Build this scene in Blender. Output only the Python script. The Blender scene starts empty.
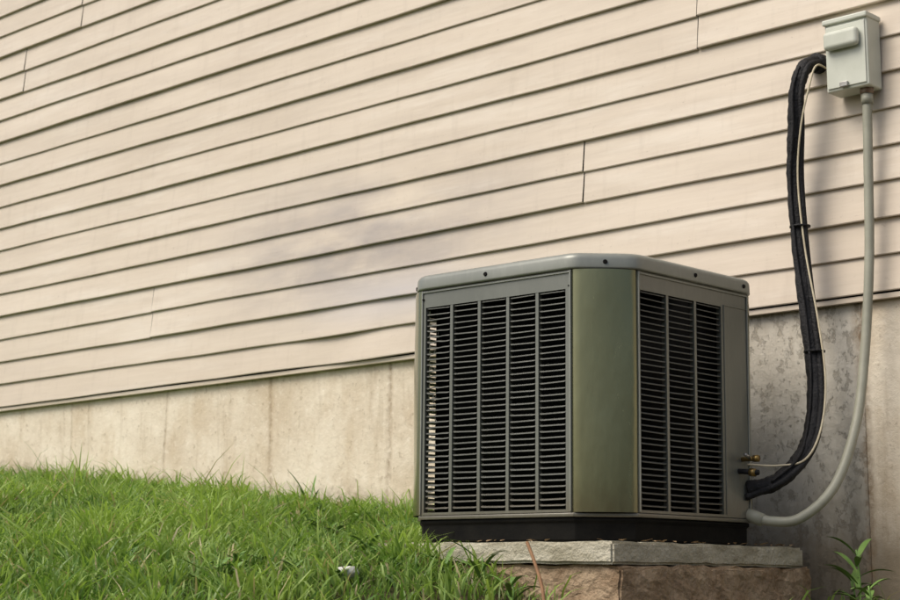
import bpy, bmesh, math
import numpy as np
from mathutils import Vector, Matrix
rng=np.random.default_rng(7)
S=bpy.context.scene
def link(o,parent=None):
    S.collection.objects.link(o)
    if parent: o.parent=parent
    return o
def empty(name,loc=(0,0,0)):
    e=bpy.data.objects.new(name,None); e.empty_display_size=.2; e.location=loc; return link(e)
def mesh(name,V,F,mat,parent=None,smooth=False):
    m=bpy.data.meshes.new(name); m.from_pydata([tuple(v) for v in V],[],[tuple(f) for f in F]); m.update()
    if mat: m.materials.append(mat)
    if smooth:
        for p in m.polygons: p.use_smooth=True
    return link(bpy.data.objects.new(name,m),parent)
class MB:
    def __init__(s): s.V=[];s.F=[]
    def add(s,V,F):
        n=len(s.V); s.V+= [tuple(v) for v in V]; s.F+=[tuple(i+n for i in f) for f in F]
    def box(s,a,b,fr=None):
        x0,y0,z0=a;x1,y1,z1=b
        V=[(x0,y0,z0),(x1,y0,z0),(x1,y1,z0),(x0,y1,z0),(x0,y0,z1),(x1,y0,z1),(x1,y1,z1),(x0,y1,z1)]
        if fr: V=[fr(v) for v in V]
        s.add(V,[(0,3,2,1),(4,5,6,7),(0,1,5,4),(1,2,6,5),(2,3,7,6),(3,0,4,7)])
    def obj(s,name,mat,parent=None,bev=0,smooth=False,seg=2):
        o=mesh(name,s.V,s.F,mat,parent,smooth)
        bm=bmesh.new(); bm.from_mesh(o.data); bmesh.ops.recalc_face_normals(bm,faces=bm.faces); bm.to_mesh(o.data); bm.free()
        if bev:
            d=o.modifiers.new('bevel','BEVEL'); d.width=bev; d.segments=seg; d.limit_method='ANGLE'; d.angle_limit=math.radians(30)
        return o
def catmull(P,n=10):
    P=[np.array(p,float) for p in P]; P=[2*P[0]-P[1]]+P+[2*P[-1]-P[-2]]; out=[]
    for i in range(1,len(P)-2):
        for t in np.linspace(0,1,n,endpoint=False):
            a,b,c,d=P[i-1:i+3]
            out.append(.5*((2*b)+(-a+c)*t+(2*a-5*b+4*c-d)*t*t+(-a+3*b-3*c+d)*t**3))
    out.append(P[-2]); return out
def tube(name,P,r,mat,parent=None,n=10,seg=14):
    C=catmull(P,n) if n>1 else [np.array(p,float) for p in P]
    V=[];F=[];u=None
    for i,c in enumerate(C):
        t=C[min(i+1,len(C)-1)]-C[max(i-1,0)]; t/=np.linalg.norm(t)
        if u is None:
            u=np.cross(t,[0.3,.2,.9]); 
        u=u-t*np.dot(u,t); u/=np.linalg.norm(u); w=np.cross(t,u)
        rr=r(i) if callable(r) else r
        for k in range(seg):
            a=2*math.pi*k/seg; V.append(c+rr*(math.cos(a)*u+math.sin(a)*w))
    for i in range(len(C)-1):
        for k in range(seg):
            F.append((i*seg+k,i*seg+(k+1)%seg,(i+1)*seg+(k+1)%seg,(i+1)*seg+k))
    F.append(tuple(range(seg))[::-1]); F.append(tuple((len(C)-1)*seg+k for k in range(seg)))
    return mesh(name,V,F,mat,parent,True)

# ---------------- node helpers
def newmat(name,rough=.6,metal=0,spec=.5):
    m=bpy.data.materials.new(name); m.use_nodes=True; N=m.node_tree.nodes; L=m.node_tree.links
    B=N['Principled BSDF']; B.inputs['Roughness'].default_value=rough; B.inputs['Metallic'].default_value=metal
    B.inputs['Specular IOR Level'].default_value=spec
    tc=N.new('ShaderNodeTexCoord')
    return m,N,L,B,tc.outputs['Object']
def mapping(N,L,co,scale):
    mp=N.new('ShaderNodeMapping'); mp.inputs['Scale'].default_value=scale; L.new(co,mp.inputs['Vector']); return mp.outputs[0]
def noise(N,L,co,sc,det=5,scale=None,rough=.55):
    if scale: co=mapping(N,L,co,scale)
    n=N.new('ShaderNodeTexNoise'); n.inputs['Scale'].default_value=sc; n.inputs['Detail'].default_value=det; n.inputs['Roughness'].default_value=rough
    L.new(co,n.inputs['Vector']); return n.outputs['Fac']
def ramp(N,L,f,stops):
    r=N.new('ShaderNodeValToRGB'); e=r.color_ramp.elements
    while len(e)<len(stops): e.new(.5)
    for i,(p,c) in enumerate(stops):
        e[i].position=p; e[i].color=(c,c,c,1) if not isinstance(c,tuple) else (*c,1)
    L.new(f,r.inputs[0]); return r.outputs[0]
def sock(N,L,x,inp):
    if isinstance(x,(int,float)): inp.default_value=x
    elif isinstance(x,tuple): inp.default_value=(*x,1)
    else: L.new(x,inp)
def mix(N,L,f,a,b,mode='MIX'):
    m=N.new('ShaderNodeMix'); m.data_type='RGBA'; m.blend_type=mode
    sock(N,L,f,m.inputs[0]); sock(N,L,a,m.inputs[6]); sock(N,L,b,m.inputs[7]); return m.outputs[2]
def mth(N,L,op,a,b=0.,c=None):
    m=N.new('ShaderNodeMath'); m.operation=op; sock(N,L,a,m.inputs[0]); sock(N,L,b,m.inputs[1])
    if c is not None: sock(N,L,c,m.inputs[2])
    return m.outputs[0]
def bump(N,L,B,h,st,dist=.01):
    b=N.new('ShaderNodeBump'); b.inputs['Strength'].default_value=st; b.inputs['Distance'].default_value=dist
    L.new(h,b.inputs['Height']); L.new(b.outputs[0],B.inputs['Normal'])
def sepxyz(N,L,co):
    s=N.new('ShaderNodeSeparateXYZ'); L.new(co,s.inputs[0]); return s.outputs
def gauss_blob(N,L,X,Z,cx,cz,rx,rz):
    a=mth(N,L,'DIVIDE',mth(N,L,'SUBTRACT',X,cx),rx); b=mth(N,L,'DIVIDE',mth(N,L,'SUBTRACT',Z,cz),rz)
    d=mth(N,L,'ADD',mth(N,L,'MULTIPLY',a,a),mth(N,L,'MULTIPLY',b,b))
    return mth(N,L,'POWER',2.718,mth(N,L,'MULTIPLY',d,-1.))

def mat_siding():
    m,N,L,B,co=newmat('vinyl_siding',.48,0,.4)
    X,Y,Z=sepxyz(N,L,co)
    n1=noise(N,L,co,1.1,5,(1,1,2.5)); n2=noise(N,L,co,6,6,(.35,1,3),.65); n3=noise(N,L,co,60,3,(.06,1,1))
    c=mix(N,L,ramp(N,L,n1,[(.3,0.),(.7,1.)]),(.60,.515,.405),(.665,.58,.465))
    c=mix(N,L,mth(N,L,'MULTIPLY',ramp(N,L,n2,[(.46,0.),(.72,1.)]),.32),c,(.42,.35,.27))
    pale=noise(N,L,co,3.1,6,(.3,1,2.2),.7)
    c=mix(N,L,mth(N,L,'MULTIPLY',ramp(N,L,pale,[(.52,0.),(.68,1.)]),.45),c,(.76,.70,.60))
    c=mix(N,L,.08,c,ramp(N,L,n3,[(.3,.3),(.7,.75)]))
    drip=noise(N,L,co,9,5,(2.2,1,.35),.6)
    c=mix(N,L,mth(N,L,'MULTIPLY',ramp(N,L,drip,[(.55,0.),(.75,1.)]),.18),c,(.36,.30,.23))
    sp=noise(N,L,co,48,4,None,.7)
    c=mix(N,L,mth(N,L,'MULTIPLY',ramp(N,L,sp,[(.64,0.),(.72,1.)]),.35),c,(.28,.22,.16))
    st=gauss_blob(N,L,X,Z,-5.45,1.54,.85,.30)
    st=mth(N,L,'MULTIPLY',st,ramp(N,L,noise(N,L,co,2.6,6,(.8,1,2)),[(.32,0.),(.62,1.)]))
    c=mix(N,L,mth(N,L,'MULTIPLY',st,.85),c,(.31,.28,.27))
    st2=gauss_blob(N,L,X,Z,-5.15,1.27,.5,.10)
    c=mix(N,L,mth(N,L,'MULTIPLY',st2,.55),c,(.50,.49,.51))
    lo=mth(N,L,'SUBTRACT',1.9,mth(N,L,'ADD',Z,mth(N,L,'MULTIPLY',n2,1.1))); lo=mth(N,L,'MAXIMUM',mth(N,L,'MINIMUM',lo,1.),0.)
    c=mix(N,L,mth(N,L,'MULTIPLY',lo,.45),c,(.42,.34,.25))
    L.new(c,B.inputs['Base Color'])
    bump(N,L,B,mth(N,L,'ADD',mth(N,L,'MULTIPLY',n3,.3),mth(N,L,'MULTIPLY',pale,1.)),.2,.006)
    return m
def mat_concrete():
    m,N,L,B,co=newmat('foundation_concrete',.9,0,.2)
    X,Y,Z=sepxyz(N,L,co)
    n1=noise(N,L,co,2.6,7,None,.7); n2=noise(N,L,co,26,6,None,.72); n3=noise(N,L,co,5,6,(1,1,.35),.65)
    c=mix(N,L,ramp(N,L,n1,[(.36,0.),(.62,1.)]),(.60,.515,.39),(.76,.69,.56))
    c=mix(N,L,mth(N,L,'MULTIPLY',ramp(N,L,n3,[(.50,0.),(.70,1.)]),.5),c,(.50,.39,.25))
    c=mix(N,L,mth(N,L,'MULTIPLY',ramp(N,L,n2,[(.58,0.),(.66,1.)]),.5),c,(.33,.26,.17))
    c=mix(N,L,mth(N,L,'MULTIPLY',ramp(N,L,n2,[(.34,1.),(.43,0.)]),.45),c,(.82,.76,.65))
    dr=noise(N,L,co,7,6,(2.2,1,.22),.65)
    c=mix(N,L,mth(N,L,'MULTIPLY',ramp(N,L,dr,[(.56,0.),(.74,1.)]),.4),c,(.34,.26,.16))
    rs=mth(N,L,'MULTIPLY',mth(N,L,'GREATER_THAN',X,-4.2),mth(N,L,'LESS_THAN',X,-2.93))
    fl=noise(N,L,co,22,8,(1,1,.75),.78)
    flake=ramp(N,L,fl,[(.54,0.),(.575,1.)])
    big=ramp(N,L,n1,[(.35,0.),(.6,1.)])
    g=mix(N,L,big,(.44,.41,.34),(.63,.60,.52))
    g=mix(N,L,mth(N,L,'MULTIPLY',flake,.55),g,(.23,.20,.15))
    g=mix(N,L,mth(N,L,'MULTIPLY',ramp(N,L,n3,[(.5,0.),(.7,1.)]),.35),g,(.66,.63,.56))
    g=mix(N,L,mth(N,L,'MULTIPLY',ramp(N,L,dr,[(.54,0.),(.70,1.)]),.35),g,(.30,.25,.18))
    c=mix(N,L,mth(N,L,'MULTIPLY',rs,.90),c,g)
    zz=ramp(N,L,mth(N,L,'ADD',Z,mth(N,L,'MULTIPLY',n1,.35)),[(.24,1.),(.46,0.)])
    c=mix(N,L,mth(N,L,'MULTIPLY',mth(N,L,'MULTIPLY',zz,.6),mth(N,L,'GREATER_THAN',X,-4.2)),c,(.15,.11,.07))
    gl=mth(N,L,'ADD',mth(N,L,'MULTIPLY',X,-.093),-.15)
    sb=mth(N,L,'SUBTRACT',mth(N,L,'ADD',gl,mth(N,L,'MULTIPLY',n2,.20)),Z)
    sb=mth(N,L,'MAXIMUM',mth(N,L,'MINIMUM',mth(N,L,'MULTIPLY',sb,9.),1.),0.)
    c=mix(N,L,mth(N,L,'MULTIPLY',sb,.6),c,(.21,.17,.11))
    h=mth(N,L,'MULTIPLY',n2,.7)
    wob=mth(N,L,'MULTIPLY',mth(N,L,'SUBTRACT',n3,.5),.10)
    for x0,w,s in [(-6.83,.008,.5),(-6.02,.009,.6),(-5.25,.010,.65),(-7.63,.008,.35),(-2.93,.014,.85)]:
        d=mth(N,L,'ABSOLUTE',mth(N,L,'SUBTRACT',mth(N,L,'ADD',X,wob),x0))
        k=ramp(N,L,mth(N,L,'DIVIDE',d,w*2.2),[(0.,1.),(1.,0.)])
        k=mth(N,L,'MULTIPLY',k,ramp(N,L,n2,[(.38,.15),(.6,1.)]))
        c=mix(N,L,mth(N,L,'MULTIPLY',k,s),c,(.24,.16,.09))
        h=mth(N,L,'SUBTRACT',h,mth(N,L,'MULTIPLY',k,.6))
    L.new(c,B.inputs['Base Color'])
    hh=mth(N,L,'ADD',h,mth(N,L,'MULTIPLY',mth(N,L,'MULTIPLY',flake,rs),-.7))
    bump(N,L,B,mth(N,L,'ADD',hh,mth(N,L,'MULTIPLY',n1,1.2)),.55,.012)
    return m
def mat_basic(name,c1,c2,sc=8,rough=.6,metal=0,bst=.2,bd=.003,spec=.5,stretch=None):
    m,N,L,B,co=newmat(name,rough,metal,spec)
    n=noise(N,L,co,sc,6,stretch,.65)
    L.new(mix(N,L,ramp(N,L,n,[(.35,0.),(.65,1.)]),c1,c2),B.inputs['Base Color'])
    if bst: bump(N,L,B,noise(N,L,co,sc*5,4),bst,bd)
    return m
def mat_green(name,dark,light,rough,metal=0.,coat=0.,dirt=(.12,.085,.045)):
    m,N,L,B,co=newmat(name,rough,metal,.5)
    n=noise(N,L,co,2.5,5,(1,1,.4)); d=noise(N,L,co,40,5,(1,1,.3),.7)
    c=mix(N,L,ramp(N,L,n,[(.35,0.),(.65,1.)]),dark,light)
    c=mix(N,L,mth(N,L,'MULTIPLY',ramp(N,L,d,[(.5,0.),(.7,1.)]),.2),c,tuple(v*1.4 for v in light))
    X,Y,Z=sepxyz(N,L,co)
    low=ramp(N,L,mth(N,L,'ADD',Z,mth(N,L,'MULTIPLY',d,.12)),[(.11,1.),(.25,0.)])
    c=mix(N,L,mth(N,L,'MULTIPLY',low,.55),c,dirt)
    L.new(c,B.inputs['Base Color'])
    r=N.new('ShaderNodeMapRange'); L.new(d,r.inputs[0]); r.inputs[3].default_value=rough-.08; r.inputs[4].default_value=rough+.12
    L.new(r.outputs[0],B.inputs['Roughness'])
    B.inputs['Coat Weight'].default_value=coat; B.inputs['Coat Roughness'].default_value=.15
    bump(N,L,B,n,.5,.02)
    return m
M_sid=mat_siding(); M_con=mat_concrete()
M_body=mat_green('painted_steel_green',(.130,.138,.118),(.165,.173,.150),.36,.25,.25)
M_corner=mat_green('corner_panel_green',(.150,.155,.080),(.195,.198,.105),.22,.65,.5)
M_cap=mat_green('cap_green',(.20,.212,.185),(.245,.256,.225),.38,.2,.15)
M_slat=mat_green('louvre_green',(.080,.084,.073),(.108,.112,.098),.42)
M_coil_and_shade=mat_basic('coil_and_shade_dark',(.003,.003,.003),(.007,.007,.007),30,.8,.0,.2,.003,.2)  # near-black coil; also painted shade for siding gaps and fan disc
M_black=mat_basic('black_base',(.003,.003,.003),(.009,.0085,.007),12,.75,0,.3,.003,.15)
M_hose=mat_basic('black_foam',(.005,.005,.006),(.013,.013,.014),25,.6,0,.8,.006,.3)
M_wire=mat_basic('cream_wire',(.60,.54,.38),(.45,.39,.27),20,.5)
M_cond=mat_basic('grey_conduit',(.27,.27,.21),(.33,.33,.26),10,.5)
M_box=mat_basic('box_enamel',(.48,.50,.42),(.56,.58,.50),6,.4,.0,.05)
M_rust=mat_basic('rusty_steel',(.16,.09,.05),(.28,.22,.16),30,.7,.3)
M_brass=mat_basic('brass',(.35,.24,.08),(.2,.14,.06),30,.4,.9)
M_steel=mat_basic('steel',(.4,.4,.38),(.25,.24,.22),30,.4,.8)
M_slab=mat_basic('slab_concrete',(.30,.275,.20),(.53,.50,.40),14,.9,0,.9,.010,.2,(.5,.5,1.5))
M_block=mat_basic('weathered_block',(.22,.15,.09),(.42,.32,.215),10,.9,0,.9,.014,.2)
def mat_soil():
    m,N,L,B,co=newmat('soil_and_thatch',.95,0,.1)
    n=noise(N,L,co,9,7,None,.7)
    c=mix(N,L,ramp(N,L,n,[(.35,0.),(.65,1.)]),(.045,.055,.018),(.09,.12,.034))
    X,Y,Z=sepxyz(N,L,co)
    br=ramp(N,L,mth(N,L,'ADD',mth(N,L,'MULTIPLY',X,.5),mth(N,L,'ADD',2.3,mth(N,L,'MULTIPLY',n,.3))),[(.5,0.),(.75,1.)])
    c=mix(N,L,mth(N,L,'MULTIPLY',br,.8),c,(.06,.042,.026))
    L.new(c,B.inputs['Base Color']); bump(N,L,B,n,.9,.03); return m
M_soil=mat_soil()
def mat_grass():
    m,N,L,B,co=newmat('grass_blades',.42,0,.4)
    a=N.new('ShaderNodeAttribute'); a.attribute_name='Col'
    L.new(a.outputs['Color'],B.inputs['Base Color'])
    tr=N.new('ShaderNodeBsdfTranslucent'); L.new(mix(N,L,1.,a.outputs['Color'],(1.1,1.2,.7),'MULTIPLY'),tr.inputs[0])
    ms=N.new('ShaderNodeMixShader'); ms.inputs[0].default_value=.4
    L.new(B.outputs[0],ms.inputs[1]); L.new(tr.outputs[0],ms.inputs[2]); L.new(ms.outputs[0],N['Material Output'].inputs[0])
    return m
M_grass=mat_grass()

# ---------------- HOUSE
WY=5.2
house=empty('vinyl_sided_house')
C=.129; Z0=1.005
seams={1:[-6.926,-2.2,-11.2],2:[-4.124,-9.9,-.4],0:[-10.3,-1.2],7:[-8.19,-1.5],8:[-7.64,-11.5],4:[-3.56,-9.0,-12.5],3:[-10.6,-1.8],5:[-11.9,-1.],6:[-12.7,-2.],9:[-5.8,-10.],10:[-9.5,-3.5]}
def wav(x,k):
    return (.0015*np.sin(x*1.7+k*2.1)+.0008*np.sin(x*4.3+k*1.3)+.0005*np.sin(x*11+k))
mb=MB(); XL,XR=-15.,3.
for p in range(0,19):
    sx=sorted(seams.get(p,[(-13+((p*5.3)%3.6)),-9+((p*5.3)%3.6),-5.+((p*5.3)%3.6)]))
    ed=[XL]+sx+[XR]
    for i in range(len(ed)-1):
        a=ed[i]+(.0025 if i else 0); b=ed[i+1]-(.0025 if i<len(ed)-2 else 0)
        oy=-.003*((i+p)%2); oz=.0025*((i+p)%2)
        n=max(2,int((b-a)/.09)); xs=np.linspace(a,b,n+1)
        for q in (0,1):
            k=2*p+q; zb=Z0+C*k
            warp=np.exp(-((xs+5.3)/.7)**2)*np.exp(-((k-.6)/1.5)**2)
            dz=oz+wav(xs,k)*1.0+warp*.005*np.sin(xs*6+k)
            dy=oy+wav(xs+3,k)*.8-warp*.006*(1+np.sin(xs*8+k*2))
            prof=[(.020,.000),(.002,-.0015),(.000,.002),(.001,.010),(.0125,C*.93),(.0145,C+.006)]
            V=[];F=[]
            for (py,pz) in prof:
                wgt=1 if pz<.05 else .35
                for j in range(n+1):
                    V.append((xs[j],WY+py+dy[j]*wgt+(.0025 if q else 0),zb+pz+dz[j]*(1 if pz<.05 else 0)))
            m_=n+1
            for r in range(len(prof)-1):
                for j in range(n): F.append((r*m_+j,r*m_+j+1,(r+1)*m_+j+1,(r+1)*m_+j))
            mb.add(V,F)
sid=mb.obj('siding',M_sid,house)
b=MB(); b.box((XL,WY+.026,Z0-.012),(XR,WY+.25,Z0+38*C)); b.obj('wall_sheet_gap_shade',M_coil_and_shade,house)  # wall backing coloured near-black so siding seams show a painted gap shadow
b=MB(); b.box((XL,WY+.006,Z0-.022),(XR,WY+.0245,Z0-.003)); b.obj('starter_strip',M_sid,house,.002)
b=MB()
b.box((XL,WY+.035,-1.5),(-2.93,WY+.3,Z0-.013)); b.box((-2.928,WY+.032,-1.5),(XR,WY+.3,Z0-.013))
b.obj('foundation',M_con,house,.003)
TZ=Z0+38*C
b=MB(); b.box((XL,WY+.31,-1.5),(XL+.2,WY+8,TZ)); b.box((XR-.2,WY+.31,-1.5),(XR,WY+8,TZ)); b.box((XL+.2,WY+7.8,-1.5),(XR-.2,WY+8,TZ)); b.obj('side_walls',M_sid,house)
M_roof=mat_basic('shingles',(.06,.055,.05),(.10,.09,.085),20,.9)
b=MB(); V=[(XL-.3,WY-.4,TZ+.002),(XR+.3,WY-.4,TZ+.002),(XR+.3,WY+8.4,TZ+.002),(XL-.3,WY+8.4,TZ+.002),(XL-.3,WY+4,TZ+2.2),(XR+.3,WY+4,TZ+2.2)]
b.add(V,[(0,3,2,1),(0,1,5,4),(2,3,4,5),(0,4,3),(1,2,5)]); b.obj('roof',M_roof,house)

# ---------------- AC UNIT
ZS=.146
ac=empty('air_conditioner_condenser',(-3.599,4.5085,ZS)); ac.rotation_euler=(0,math.radians(.7),0)
hx,hy,ch=.466,.4505,.14
def octo(o,c=ch):
    a=hx+o;b_=hy+o;c=c+o*.586
    return [(-a+c,-b_),(a-c,-b_),(a,-b_+c),(a,b_-c),(a-c,b_),(-a+c,b_),(-a,b_-c),(-a,-b_+c)]
def rings(name,R,mat,parent,capb=True,capt=True,bev=0):
    V=[];F=[]
    for o,z in R: V+=[(x,y,z) for x,y in octo(o)]
    for i in range(len(R)-1):
        for k in range(8): F.append((i*8+k,i*8+(k+1)%8,(i+1)*8+(k+1)%8,(i+1)*8+k))
    if capb: F.append(tuple(range(8))[::-1])
    if capt: F.append(tuple((len(R)-1)*8+k for k in range(8)))
    m_=MB(); m_.add(V,F); return m_.obj(name,mat,parent,bev,True,3)
rings('base_pan',[(-.022,.004),(-.014,.008),(-.014,.060),(-.006,.066),(-.006,.076)],M_black,ac,True,True,.004)
rings('coil',[(-.055,.077),(-.055,.840)],M_coil_and_shade,ac)
def cap_outline(o):
    P=octo(o); out=[]
    for k in range(8):
        p0=np.array(P[k-1]);p1=np.array(P[k]);p2=np.array(P[(k+1)%8])
        d0=(p0-p1)/np.linalg.norm(p0-p1); d2=(p2-p1)/np.linalg.norm(p2-p1)
        a=p1+d0*.035; c=p1+d2*.035
        for t in np.linspace(0,1,6):
            out.append((1-t)**2*a+2*t*(1-t)*p1+t*t*c)
    return out
ZC=.842
CR=[(-.02,ZC),(.010,ZC),(.0135,ZC+.0025),(.0140,ZC+.0065),(.013,ZC+.032),(.0115,ZC+.039),(.007,ZC+.046),(-.001,ZC+.051),(-.02,ZC+.055),(-.06,ZC+.060),(-.12,ZC+.064)]
V=[];F=[]
for o,z in CR: V+=[(p[0],p[1],z) for p in cap_outline(o)]
nn_=48
for i in range(len(CR)-1):
    for k in range(nn_): F.append((i*nn_+k,i*nn_+(k+1)%nn_,(i+1)*nn_+(k+1)%nn_,(i+1)*nn_+k))
F.append(tuple(range(nn_))[::-1]); F.append(tuple((len(CR)-1)*nn_+k for k in range(nn_)))
m_=MB(); m_.add(V,F); cp=m_.obj('top_cap',M_cap,ac,0,True)
rings('bottom_rail',[(-.03,.0775),(.002,.0775),(.002,.088),(-.001,.0905),(-.03,.0905)],M_body,ac,True,True,.002)
for i,r in enumerate(np.linspace(.08,.33,8)):
    tube('fan_guard_ring_%d'%(i+1),[(r*math.cos(t),r*math.sin(t),.920) for t in np.linspace(0,2*math.pi,41)],.003,M_black,ac,1,6)
b=MB(); b.add([(0,0,.908)]+[(.34*math.cos(t),.34*math.sin(t),.908) for t in np.linspace(0,2*math.pi,49)],[(0,i,i+1) for i in range(1,49)]); b.obj('fan_opening_shade_disc',M_coil_and_shade,ac)  # dark disc on the closed lid, its colour standing in for shade inside
O=octo(0)
def frame(P,Q):
    P=Vector((*P,0));Q=Vector((*Q,0)); s=(Q-P).normalized(); n=Vector((s.y,-s.x,0)); 
    return (lambda v:P+s*v[0]+n*v[1]+Vector((0,0,v[2]))),(Q-P).length
TT=ZC-.001
for k,(i,j) in enumerate([(1,2),(3,4),(5,6),(7,0)]):
    fr,Lc=frame(O[i],O[j])
    prof=[(-.004,-.030),(-.0015,-.003),(.002,.0005)]+[(Lc*t,.003+.016*(1-(2*t-1)**2)) for t in np.linspace(.05,.95,13)]+[(Lc-.002,.0005),(Lc+.0015,-.003),(Lc+.004,-.030)]
    V=[];F=[]; zz=np.linspace(.0915,TT,14)
    for z in zz:
        V+=[fr((s_,n_+.0014*math.sin(z*9+k)*math.sin(s_*20),z)) for s_,n_ in prof]
    m_=len(prof)
    for a in range(len(zz)-1):
        for q in range(m_-1): F.append((a*m_+q,a*m_+q+1,(a+1)*m_+q+1,(a+1)*m_+q))
    mb=MB(); mb.add(V,F); o=mb.obj('corner_panel_%d'%(k+1),M_corner,ac,0,True)
def louvre_face(tag,P,Q,x0,x1,ncol,z0=.100,z1=.782,damage=False):
    fr,Lf=frame(P,Q); g=.005; rib=.012
    mb=MB(); t=.018; f0=0.001
    T=TT;Bz=.0915
    mb.box((g,-t,Bz),(Lf-g,f0,z0),fr); mb.box((g,-t,z1),(Lf-g,f0,T),fr)
    mb.box((g,-t,z0),(x0,f0,z1),fr); mb.box((x1,-t,z0),(Lf-g,f0,z1),fr)
    w=(x1-x0-(ncol-1)*rib)/ncol
    for c in range(1,ncol):
        a=x0+c*(w+rib)-rib; mb.box((a,-t,z0),(a+rib,f0-.001,z1),fr)
    mb.obj(tag+'_frame',M_body,ac,0)
    mb=MB(); e=.006
    for (a,b_,c_,d_) in [(g,Bz+.0,g+e,T),(Lf-g-e,Bz,Lf-g,T)]:
        mb.box((a,f0+.0002,b_+.002),(c_,f0+.005,d_-.002),fr)
    mb.box((g+e,f0+.0002,T-.010),(Lf-g-e,f0+.005,T-.004),fr)
    mb.obj(tag+'_bead',M_cap,ac,.0015)
    mb=MB(); nr=36; ph=(z1-z0)/nr
    for c in range(ncol):
        a=x0+c*(w+rib)
        for r in range(nr):
            zt=z0+(r+1)*ph
            pr=[(-.016,zt-.0005),(-.008,zt-.0020),(-.002,zt-.0045),(.0005,zt-.0075),(-.001,zt-.0083)]
            ns=10; V=[];F=[]
            jit=.0007*rng.standard_normal(); js=.0012*rng.standard_normal()
            for (n_,z_) in pr:
                for q in range(ns+1):
                    s_=a+w*q/ns
                    zz=z_+jit+js*(q/ns-.5); nn=n_
                    endd=min(q,ns-q)
                    if endd==0: nn=min(nn,-.003)-.002; zz+=.002
                    if damage and c==0:
                        dd=.0022*math.sin(r*2.9+q*1.1)*(1 if q<6 else .3)*(.5+.5*math.sin(r*.7)); zz+=dd*.8; nn+=dd*.4
                    V.append(fr((s_,nn,zz)))
            for i in range(len(pr)-1):
                for q in range(ns): F.append((i*(ns+1)+q,i*(ns+1)+q+1,(i+1)*(ns+1)+q+1,(i+1)*(ns+1)+q))
            mb.add(V,F)
    o=mb.obj(tag+'_louvres',M_slat,ac,0,True)
    sd=o.modifiers.new('solid','SOLIDIFY'); sd.thickness=.0013
    if damage:
        for i in range(22):
            s_=x0+.008+rng.random()*w*.35; z_=z0+.04+rng.random()*(z1-z0)*.85; ln=rng.uniform(.012,.028)
            tube('bent_fin_%d'%(i+1),[fr((s_,-.010,z_)),fr((s_+.004*rng.standard_normal(),-.007,z_+ln*.4)),fr((s_+.004*rng.standard_normal(),-.010,z_+ln))],.0007,M_steel,ac,4,5)
louvre_face('front',O[0],O[1],.022,.652-.028,5,damage=True)
louvre_face('right',O[2],O[3],.016,.462,3)
louvre_face('rear',O[4],O[5],.022,.62,5)
louvre_face('left',O[6],O[7],.022,.60,5)
fr,Lf=frame(O[2],O[3])
mb=MB(); mb.box((.475,.0012,.10),(.478,.004,.79),fr); mb.box((.478,.0012,.787),(.612,.004,.79),fr); mb.obj('service_panel_flange',M_body,ac,.001)
def screw(name,fr,s_,n_,z_,r=.008):
    c=[]
    for q in range(12):
        a=2*math.pi*q/12; c.append((r*math.cos(a),r*math.sin(a)))
    V=[fr((s_+x,n_,z_+y)) for x,y in c]+[fr((s_+x*.75,n_+.005,z_+y*.75)) for x,y in c]
    F=[(q,(q+1)%12,12+(q+1)%12,12+q) for q in range(12)]+[tuple(range(12,24))]
    mb=MB(); mb.add(V,F); mb.obj(name,M_black,ac)
i=0
for a,bb,ss in [(0,1,(.30,)),(1,2,(.10,)),(2,3,(.30,.58)),(7,0,(.1,))]:
    fr,Lf=frame(O[a],O[bb])
    for s_ in ss:
        i+=1; screw('cap_screw_%d'%i,fr,s_,.0125,ZC+.022)
fr,_=frame(O[0],O[1]); 
screw('panel_screw_1',fr,.64,.0015,.79,.004); screw('panel_screw_2',fr,.012,.0015,.81,.004)

def rough_block(name,a,b_,mat,parent=None,seed=1,amp=.006,cuts=14,tilt=0):
    bm=bmesh.new(); bmesh.ops.create_cube(bm,size=1)
    c=[(a[i]+b_[i])/2 for i in range(3)]; d=[b_[i]-a[i] for i in range(3)]
    for v in bm.verts: v.co=Vector([v.co[i]*d[i]+c[i] for i in range(3)])
    bmesh.ops.bevel(bm,geom=bm.edges[:],offset=.008,segments=2,affect='EDGES')
    bmesh.ops.subdivide_edges(bm,edges=[e for e in bm.edges if e.calc_length()>.12],cuts=cuts,use_grid_fill=True)
    from mathutils import noise as mn
    for v in bm.verts:
        n=mn.noise_vector(v.co*9+Vector((seed,0,0)))*amp+mn.noise_vector(v.co*30)*amp*.7
        v.co+=n; v.co.z-=tilt*(v.co.x-c[0])
    m=bpy.data.meshes.new(name); bm.to_mesh(m); bm.free(); m.materials.append(mat)
    return link(bpy.data.objects.new(name,m),parent)
rough_block('concrete_pad',(-4.16,3.965,.080),(-3.05,5.0,.146),M_slab,None,2,.004,30,.012)
rough_block('brick_support_block',(-3.80,3.985,-.45),(-3.04,5.03,.075),M_block,None,5,.010,30,.012)

# ---------------- electrical box
bx=empty('electrical_disconnect_box')
b=MB(); b.box((-2.955,5.105,1.715),(-2.79,5.198,1.965)); b.obj('enclosure',M_box,bx,.006)
b=MB(); b.box((-2.960,5.094,1.958),(-2.785,5.198,1.978)); b.obj('rain_lid',M_box,bx,.005)
b=MB(); b.box((-2.948,5.100,1.725),(-2.797,5.1045,1.950)); b.obj('door',M_box,bx,.002)
b=MB(); b.box((-2.946,5.068,1.858),(-2.812,5.099,1.925)); b.obj('handle_cover',M_box,bx,.022,False,5)
b=MB(); b.box((-2.895,5.088,1.722),(-2.865,5.0995,1.740)); b.obj('hasp',M_steel,bx,.002)
cd=empty('electrical_conduit')
CP=[(-2.825,5.150,1.70),(-2.83,5.148,1.45),(-2.838,5.14,1.1),(-2.856,5.11,.76),(-2.866,5.05,.53),(-2.90,4.96,.335),(-2.975,4.87,.232),(-3.06,4.83,.222),(-3.135,4.81,.244)]
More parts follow.
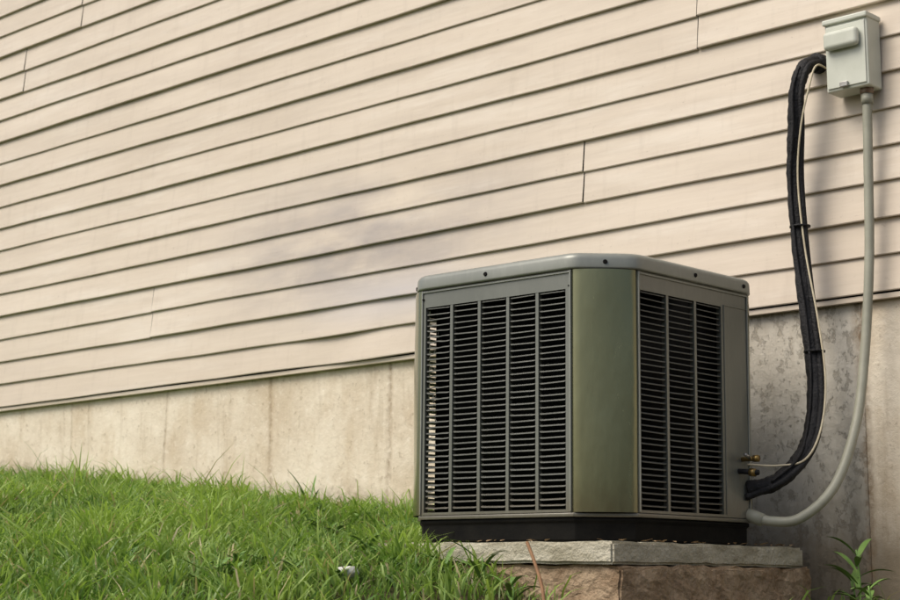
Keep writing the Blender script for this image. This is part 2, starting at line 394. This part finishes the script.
tube('flexible_conduit',CP,.0165,M_cond,cd,14,16)
tube('connector_nut',[(-2.825,5.150,1.716),(-2.825,5.150,1.696)],.026,M_rust,cd,1,6)
tube('connector_body',[(-2.825,5.150,1.696),(-2.825,5.150,1.66)],.021,M_cond,cd,1,16)
tube('unit_connector',[(-3.09,4.822,.226),(-3.138,4.806,.246)],.022,M_cond,cd,1,12)
# line set
ls=empty('refrigerant_line_set')
LP=[(-3.03,5.26,1.86),(-3.040,5.19,1.862),(-3.052,5.12,1.83),(-3.070,5.095,1.74),(-3.085,5.10,1.60),(-3.100,5.11,1.42),(-3.082,5.10,1.17),(-3.048,5.08,.918),(-3.012,5.05,.70),(-3.000,5.0,.53),(-3.010,4.93,.425),(-3.062,4.86,.350),(-3.135,4.80,.327)]
rv=np.array([.73,.68,0]); tv=np.array([.51,-.86,0])
tube('insulated_suction_line',LP,lambda i:.0275+.0012*math.sin(i*.9)+.001*math.sin(i*2.3),M_hose,ls,12,16)
L2=[np.array(p)+rv*(.022 if i>3 else .016)+tv*.022 for i,p in enumerate(LP)]; L2[-1]=np.array((-3.13,4.785,.30))
tube('liquid_line',L2[1:],.0125,M_hose,ls,12,10)
aw=[0,.03,.045,.042,.02,.012,.018,.034,.036,.030,.02]
L3=[np.array(p)+rv*aw[i]+tv*(.036) for i,p in enumerate(LP[:-2])]
tube('thermostat_wire',[(-3.00,5.22,1.83)]+L3[2:]+[(-3.05,4.86,.405),(-3.135,4.80,.41)],.0036,M_wire,ls,12,8)
L4=[np.array(p)+rv*(-.012)+tv*(.030)+np.array([.006*math.sin(i*2.),0,0]) for i,p in enumerate(LP[:-1])]
tube('control_cable',L4[2:],.005,M_hose,ls,12,8)
for i,z in enumerate([1.25,.80]):
    Pz=min(catmull(LP,12)[30:],key=lambda p:abs(p[2]-z)); Pz=Pz+rv*.008+tv*.008
    tube('tie_%d'%(i+1),[Pz+np.array([0,0,.003]),Pz-np.array([0,0,.003])],.037,M_hose,ls,1,14)
tube('wall_putty',[(-3.035,5.215,1.862),(-3.04,5.175,1.862)],.036,M_hose,ls,1,14)
sv=[(-3.13,4.77,.425),(-3.07,4.77,.425)]
tube('valve_body_1',sv,.008,M_brass,ls,1,10); tube('valve_nut_1',[(-3.085,4.77,.425),(-3.065,4.77,.425)],.012,M_brass,ls,1,6)
tube('valve_port_1',[(-3.095,4.77,.425),(-3.095,4.735,.438)],.006,M_steel,ls,1,8)
tube('valve_body_2',[(-3.13,4.75,.385),(-3.06,4.76,.378)],.009,M_hose,ls,1,10)
tube('valve_nut_2',[(-3.09,4.755,.38),(-3.07,4.757,.378)],.014,M_brass,ls,1,6)

# ---------------- ground
from mathutils import noise as mn
gx=[-80,-30,-15,-12,-8.3,-5.05,-4.3,-3.9,-3.5,-3.2,-2.9,-2,0,20,80]
gz=[3,2.0,1.25,.95,.585,.27,.155,.12,.05,-.05,-.11,-.17,-.25,-.8,-1.5]
def G(x,y):
    x=np.asarray(x,float);y=np.asarray(y,float)
    w=np.zeros_like(x)
    for s_ in (-.25,-.12,0,.12,.25): w=w+np.interp(x+s_,gx,gz)/5
    d=5.2-y
    g=w-.02*np.clip(d,0,1.4)-.115*np.clip(d-1.4,0,8)-.01*np.clip(d-9.4,0,100)
    g=g+.012*np.sin(x*2.3+1)*np.cos(y*2.9)+.008*np.sin(x*5.7)*np.sin(y*6.1+2)
    inside=(x>-4.3)&(x<-3.0)&(y>3.9)
    return np.where(inside,np.minimum(g,.06),g)
xs=np.unique(np.concatenate([np.linspace(-120,-12,28),np.linspace(-12,1,131),np.linspace(1,120,28)]))
ys=np.unique(np.concatenate([np.linspace(-120,0,28),np.linspace(0,5.5,67),np.linspace(5.5,120,26)]))
XX,YY=np.meshgrid(xs,ys); ZZ=G(XX,YY)
V=np.stack([XX,YY,ZZ],-1).reshape(-1,3); nx=len(xs)
F=[(j*nx+i,j*nx+i+1,(j+1)*nx+i+1,(j+1)*nx+i) for j in range(len(ys)-1) for i in range(nx-1)]
mesh('ground',V,F,M_soil,None,True)

# ---------------- grass
def sample(n,x0,x1,y0,y1):
    return rng.uniform(x0,x1,n),rng.uniform(y0,y1,n)
def keep(x,y):
    slab=(x>-4.17)&(x<-3.03)&(y>3.955)
    k=~slab&(y<5.225)
    bare=np.clip((x+3.75)/.5,0,1)
    k&=rng.random(len(x))>bare*.93
    return k
x1,y1=sample(150000,-9.6,-2.6,2.2,5.22); k=keep(x1,y1); X=x1[k];Y=y1[k]
x2,y2=sample(25000,-14,3,-2,5.22); k=keep(x2,y2)&~((x2>-9.6)&(x2<-2.6)&(y2>2.2))&(x2*x2+y2*y2>.5)
X=np.concatenate([X,x2[k]]);Y=np.concatenate([Y,y2[k]])
n=len(X)
cl=np.array([mn.noise(Vector((a*1.6,b_*1.6,0))) for a,b_ in zip(X,Y)])
cl2=np.array([mn.noise(Vector((a*6,b_*6,5))) for a,b_ in zip(X,Y)])
cl3=np.array([mn.noise(Vector((a*17,b_*17,9))) for a,b_ in zip(X,Y)])
H=(.072+.045*cl+.05*cl2+.03*cl3)*rng.uniform(.45,1.6,n); H=np.clip(H,.018,.20)
tall=rng.random(n)<.018; H[tall]*=1.7
nearw=np.exp(-((5.2-Y)/.15)**2); H*=1+.5*nearw*rng.random(n)
ang=rng.uniform(0,2*math.pi,n); la=rng.uniform(0,2*math.pi,n)*.6+cl2*7+cl3*3; lean=np.abs(rng.normal(.6,.42,n))*H; 
W=rng.uniform(.0016,.0037,n)*(1+.5*(H>.09))
Zg=G(X,Y)-.004
dx,dy=np.cos(la)*lean,np.sin(la)*lean
wx,wy=np.cos(ang)*W,np.sin(ang)*W
Vv=np.zeros((n,7,3))
for i,(t,ww) in enumerate([(0,.8),(.38,1),(.74,.7)]):
    cx=X+dx*t**1.9; cy=Y+dy*t**1.9; cz=Zg+H*t*(1-.15*t)
    Vv[:,2*i]=np.stack([cx-wx*ww,cy-wy*ww,cz],-1); Vv[:,2*i+1]=np.stack([cx+wx*ww,cy+wy*ww,cz],-1)
droop=rng.uniform(.2,1,n)
Vv[:,6]=np.stack([X+dx*1.15,Y+dy*1.15,Zg+H*(.62+.36*droop)*np.where(lean>H*.8,.85,1)],-1)
base=np.arange(n)[:,None]*7
q=np.concatenate([base+np.array([[0,1,3,2]]),base+np.array([[2,3,5,4]])],0)
t3=base+np.array([[4,5,6]])
me=bpy.data.meshes.new('lawn_grass'); nv=n*7
me.vertices.add(nv); me.vertices.foreach_set('co',Vv.reshape(-1))
loops=np.concatenate([q.reshape(-1),t3.reshape(-1)]); me.loops.add(len(loops)); me.loops.foreach_set('vertex_index',loops)
npoly=len(q)+len(t3); me.polygons.add(npoly)
st=np.concatenate([np.arange(len(q))*4,len(q)*4+np.arange(len(t3))*3]); me.polygons.foreach_set('loop_start',st)
me.update(calc_edges=True); me.validate()
ca=me.color_attributes.new('Col','FLOAT_COLOR','POINT')
h=np.clip(.5+.7*cl+.6*cl2+.3*cl3+rng.normal(0,.30,n),0,1)[:,None]
c=(1-h)*np.array([[.105,.215,.038]])+h*np.array([[.34,.47,.11]])
dry=rng.random(n)<.06; c[dry]=np.array([.52,.45,.25])*rng.uniform(.6,1.1,(dry.sum(),1))
cc=np.ones((n,7,4)); cc[:,:,:3]=c[:,None,:]
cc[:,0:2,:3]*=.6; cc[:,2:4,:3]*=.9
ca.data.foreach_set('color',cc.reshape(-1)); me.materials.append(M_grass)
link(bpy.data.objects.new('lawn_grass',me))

# ---------------- weeds
M_leaf=mat_basic('weed_leaf',(.10,.20,.04),(.17,.29,.065),15,.5,0,.2)
def leaf(mb,base,dirv,up,length,width,bend=.3):
    d=Vector(dirv).normalized(); side=d.cross(Vector((0,0,1))).normalized(); V=[];F=[]
    n=6
    for i in range(n+1):
        t=i/n; w=width*math.sin(math.pi*min(1,.08+t*.92))**.8*(1 if i<n else 0.02)
        c=Vector(base)+d*length*t+Vector((0,0,1))*(up*length*t-bend*length*t*t)
        V+=[c-side*w/2+Vector((0,0,w*.2)),c,c+side*w/2+Vector((0,0,w*.2))]
    for i in range(n):
        for k in (0,1): F.append((i*3+k,i*3+k+1,i*3+k+4,i*3+k+3))
    mb.add(V,F)
def weed(x,y,nl,ln,wd,stem=.0,name='weed_plant',up=.9):
    z=float(G(x,y)); root=link(bpy.data.objects.new(name,None)); mb=MB()
    for i in range(nl):
        a=i*2.4+rng.random()*.5; zz=z+stem*(i/nl)
        leaf(mb,(x,y,zz),(math.cos(a),math.sin(a),0),up*rng.uniform(.6,1.3),ln*rng.uniform(.7,1.1),wd,.5)
    mb.obj('leaves',M_leaf,root,0,True)
    if stem: tube('stem',[(x,y,z-.01),(x+.01,y,z+stem*.5),(x,y,z+stem)],.003,M_leaf,root,4,6)
weed(-2.84,4.98,13,.12,.024,.24)
weed(-2.70,4.80,9,.09,.028,.14)
weed(-2.93,5.10,8,.09,.02,.14)
weed(-3.62,3.86,8,.11,.016,.05)
weed(-3.45,3.84,9,.12,.014,.10)
weed(-3.30,3.80,7,.10,.016,.07)
weed(-3.95,3.85,8,.10,.016,.04)
weed(-5.6,5.10,8,.12,.010,.06,'weed_plant',1.5)
mb=MB()
for _ in range(260):
    x=rng.uniform(-8.5,-3.5);y=rng.uniform(3.0,5.1)
    if -4.25<x<-3 and y>3.9: continue
    z=float(G(x,y))+rng.uniform(.015,.045)
    for i in range(rng.integers(4,7)):
        a=i*1.3+rng.random(); leaf(mb,(x,y,z),(math.cos(a),math.sin(a),0),rng.uniform(.4,1.2),rng.uniform(.03,.06),rng.uniform(.010,.020),.5)
mb.obj('broadleaf_ground_cover',M_leaf,None,0,True)
M_lit=mat_basic('dead_leaf',(.20,.12,.06),(.34,.24,.13),12,.8)
mb=MB()
for _ in range(160):
    if rng.random()<.45:
        x=rng.uniform(-3.75,-2.6);y=rng.uniform(3.2,5.15)
        if x<-3.0 and y>3.93: y=3.9-rng.random()*.3
        z=float(G(x,y))+.006
    elif rng.random()<.6:
        x=rng.uniform(-8,-3.6);y=rng.uniform(3.3,5.15)
        if x>-4.25 and y>3.9: continue
        z=float(G(x,y))+.035
    else:
        if rng.random()<.5: x=rng.uniform(-4.1,-3.1);y=rng.uniform(3.975,4.03)
        else: x=rng.uniform(-3.10,-3.065);y=rng.uniform(4.0,4.95)
        z=.150-.012*(x+3.605)
    a=rng.random()*6.28; leaf(mb,(x,y,z),(math.cos(a),math.sin(a),0),.1,rng.uniform(.012,.04),rng.uniform(.006,.016),-.1)
mb.obj('leaf_litter',M_lit,None)
M_tw=mat_basic('twig_bark',(.16,.08,.035),(.24,.13,.06),20,.8)
tube('dry_twig',[(-3.02,3.62,-.10),(-3.08,3.68,.0),(-3.16,3.74,.08),(-3.22,3.78,.135)],.005,M_tw,None,5,8)
M_w=mat_basic('pale_stone',(.5,.5,.47),(.6,.6,.57),10,.7)
def stone(name,x,y,r,mat,up=.5):
    bm=bmesh.new(); bmesh.ops.create_icosphere(bm,subdivisions=3,radius=r)
    for v in bm.verts: v.co*=1+.35*mn.noise(v.co/r*1.3+Vector((x*9,0,0))); v.co.z*=.55
    m=bpy.data.meshes.new(name); bm.to_mesh(m); bm.free(); m.materials.append(mat)
    o=link(bpy.data.objects.new(name,m)); o.location=(x,y,float(G(x,y))+r*up)
stone('stone',-3.62,3.45,.035,M_w,1.); stone('stone',-2.75,5.05,.035,M_block); stone('stone',-2.9,4.7,.025,M_w)

# ---------------- light
w=bpy.data.worlds.new('World'); S.world=w; w.use_nodes=True; N=w.node_tree.nodes; L=w.node_tree.links
sky=N.new('ShaderNodeTexSky'); sky.sky_type='NISHITA'; sky.sun_disc=False
el,az=math.radians(52),math.radians(200)
sky.sun_elevation=el; sky.sun_rotation=az; sky.dust_density=5; sky.air_density=1.0; sky.ozone_density=1
L.new(sky.outputs[0],N['Background'].inputs[0]); N['Background'].inputs[1].default_value=.15
sd=bpy.data.lights.new('sun','SUN'); sd.energy=2.15; sd.angle=math.radians(34); sd.color=(1,.95,.87)
so=link(bpy.data.objects.new('sun',sd))
dv=Vector((math.sin(az)*math.cos(el),math.cos(az)*math.cos(el),math.sin(el)))
so.rotation_euler=dv.to_track_quat('Z','Y').to_euler(); so.location=dv*20
cam=bpy.data.cameras.new('camera'); cam.lens=68; cam.sensor_width=36; cam.clip_end=500; cam.clip_start=.05
cam.dof.use_dof=True; cam.dof.focus_distance=5.5; cam.dof.aperture_fstop=7.1
co=link(bpy.data.objects.new('camera',cam)); co.location=(0,0,0); co.rotation_euler=(math.radians(90+9.68),0,math.radians(43))
S.camera=co
S.view_settings.view_transform='Standard'; S.view_settings.look='None'; S.view_settings.exposure=0
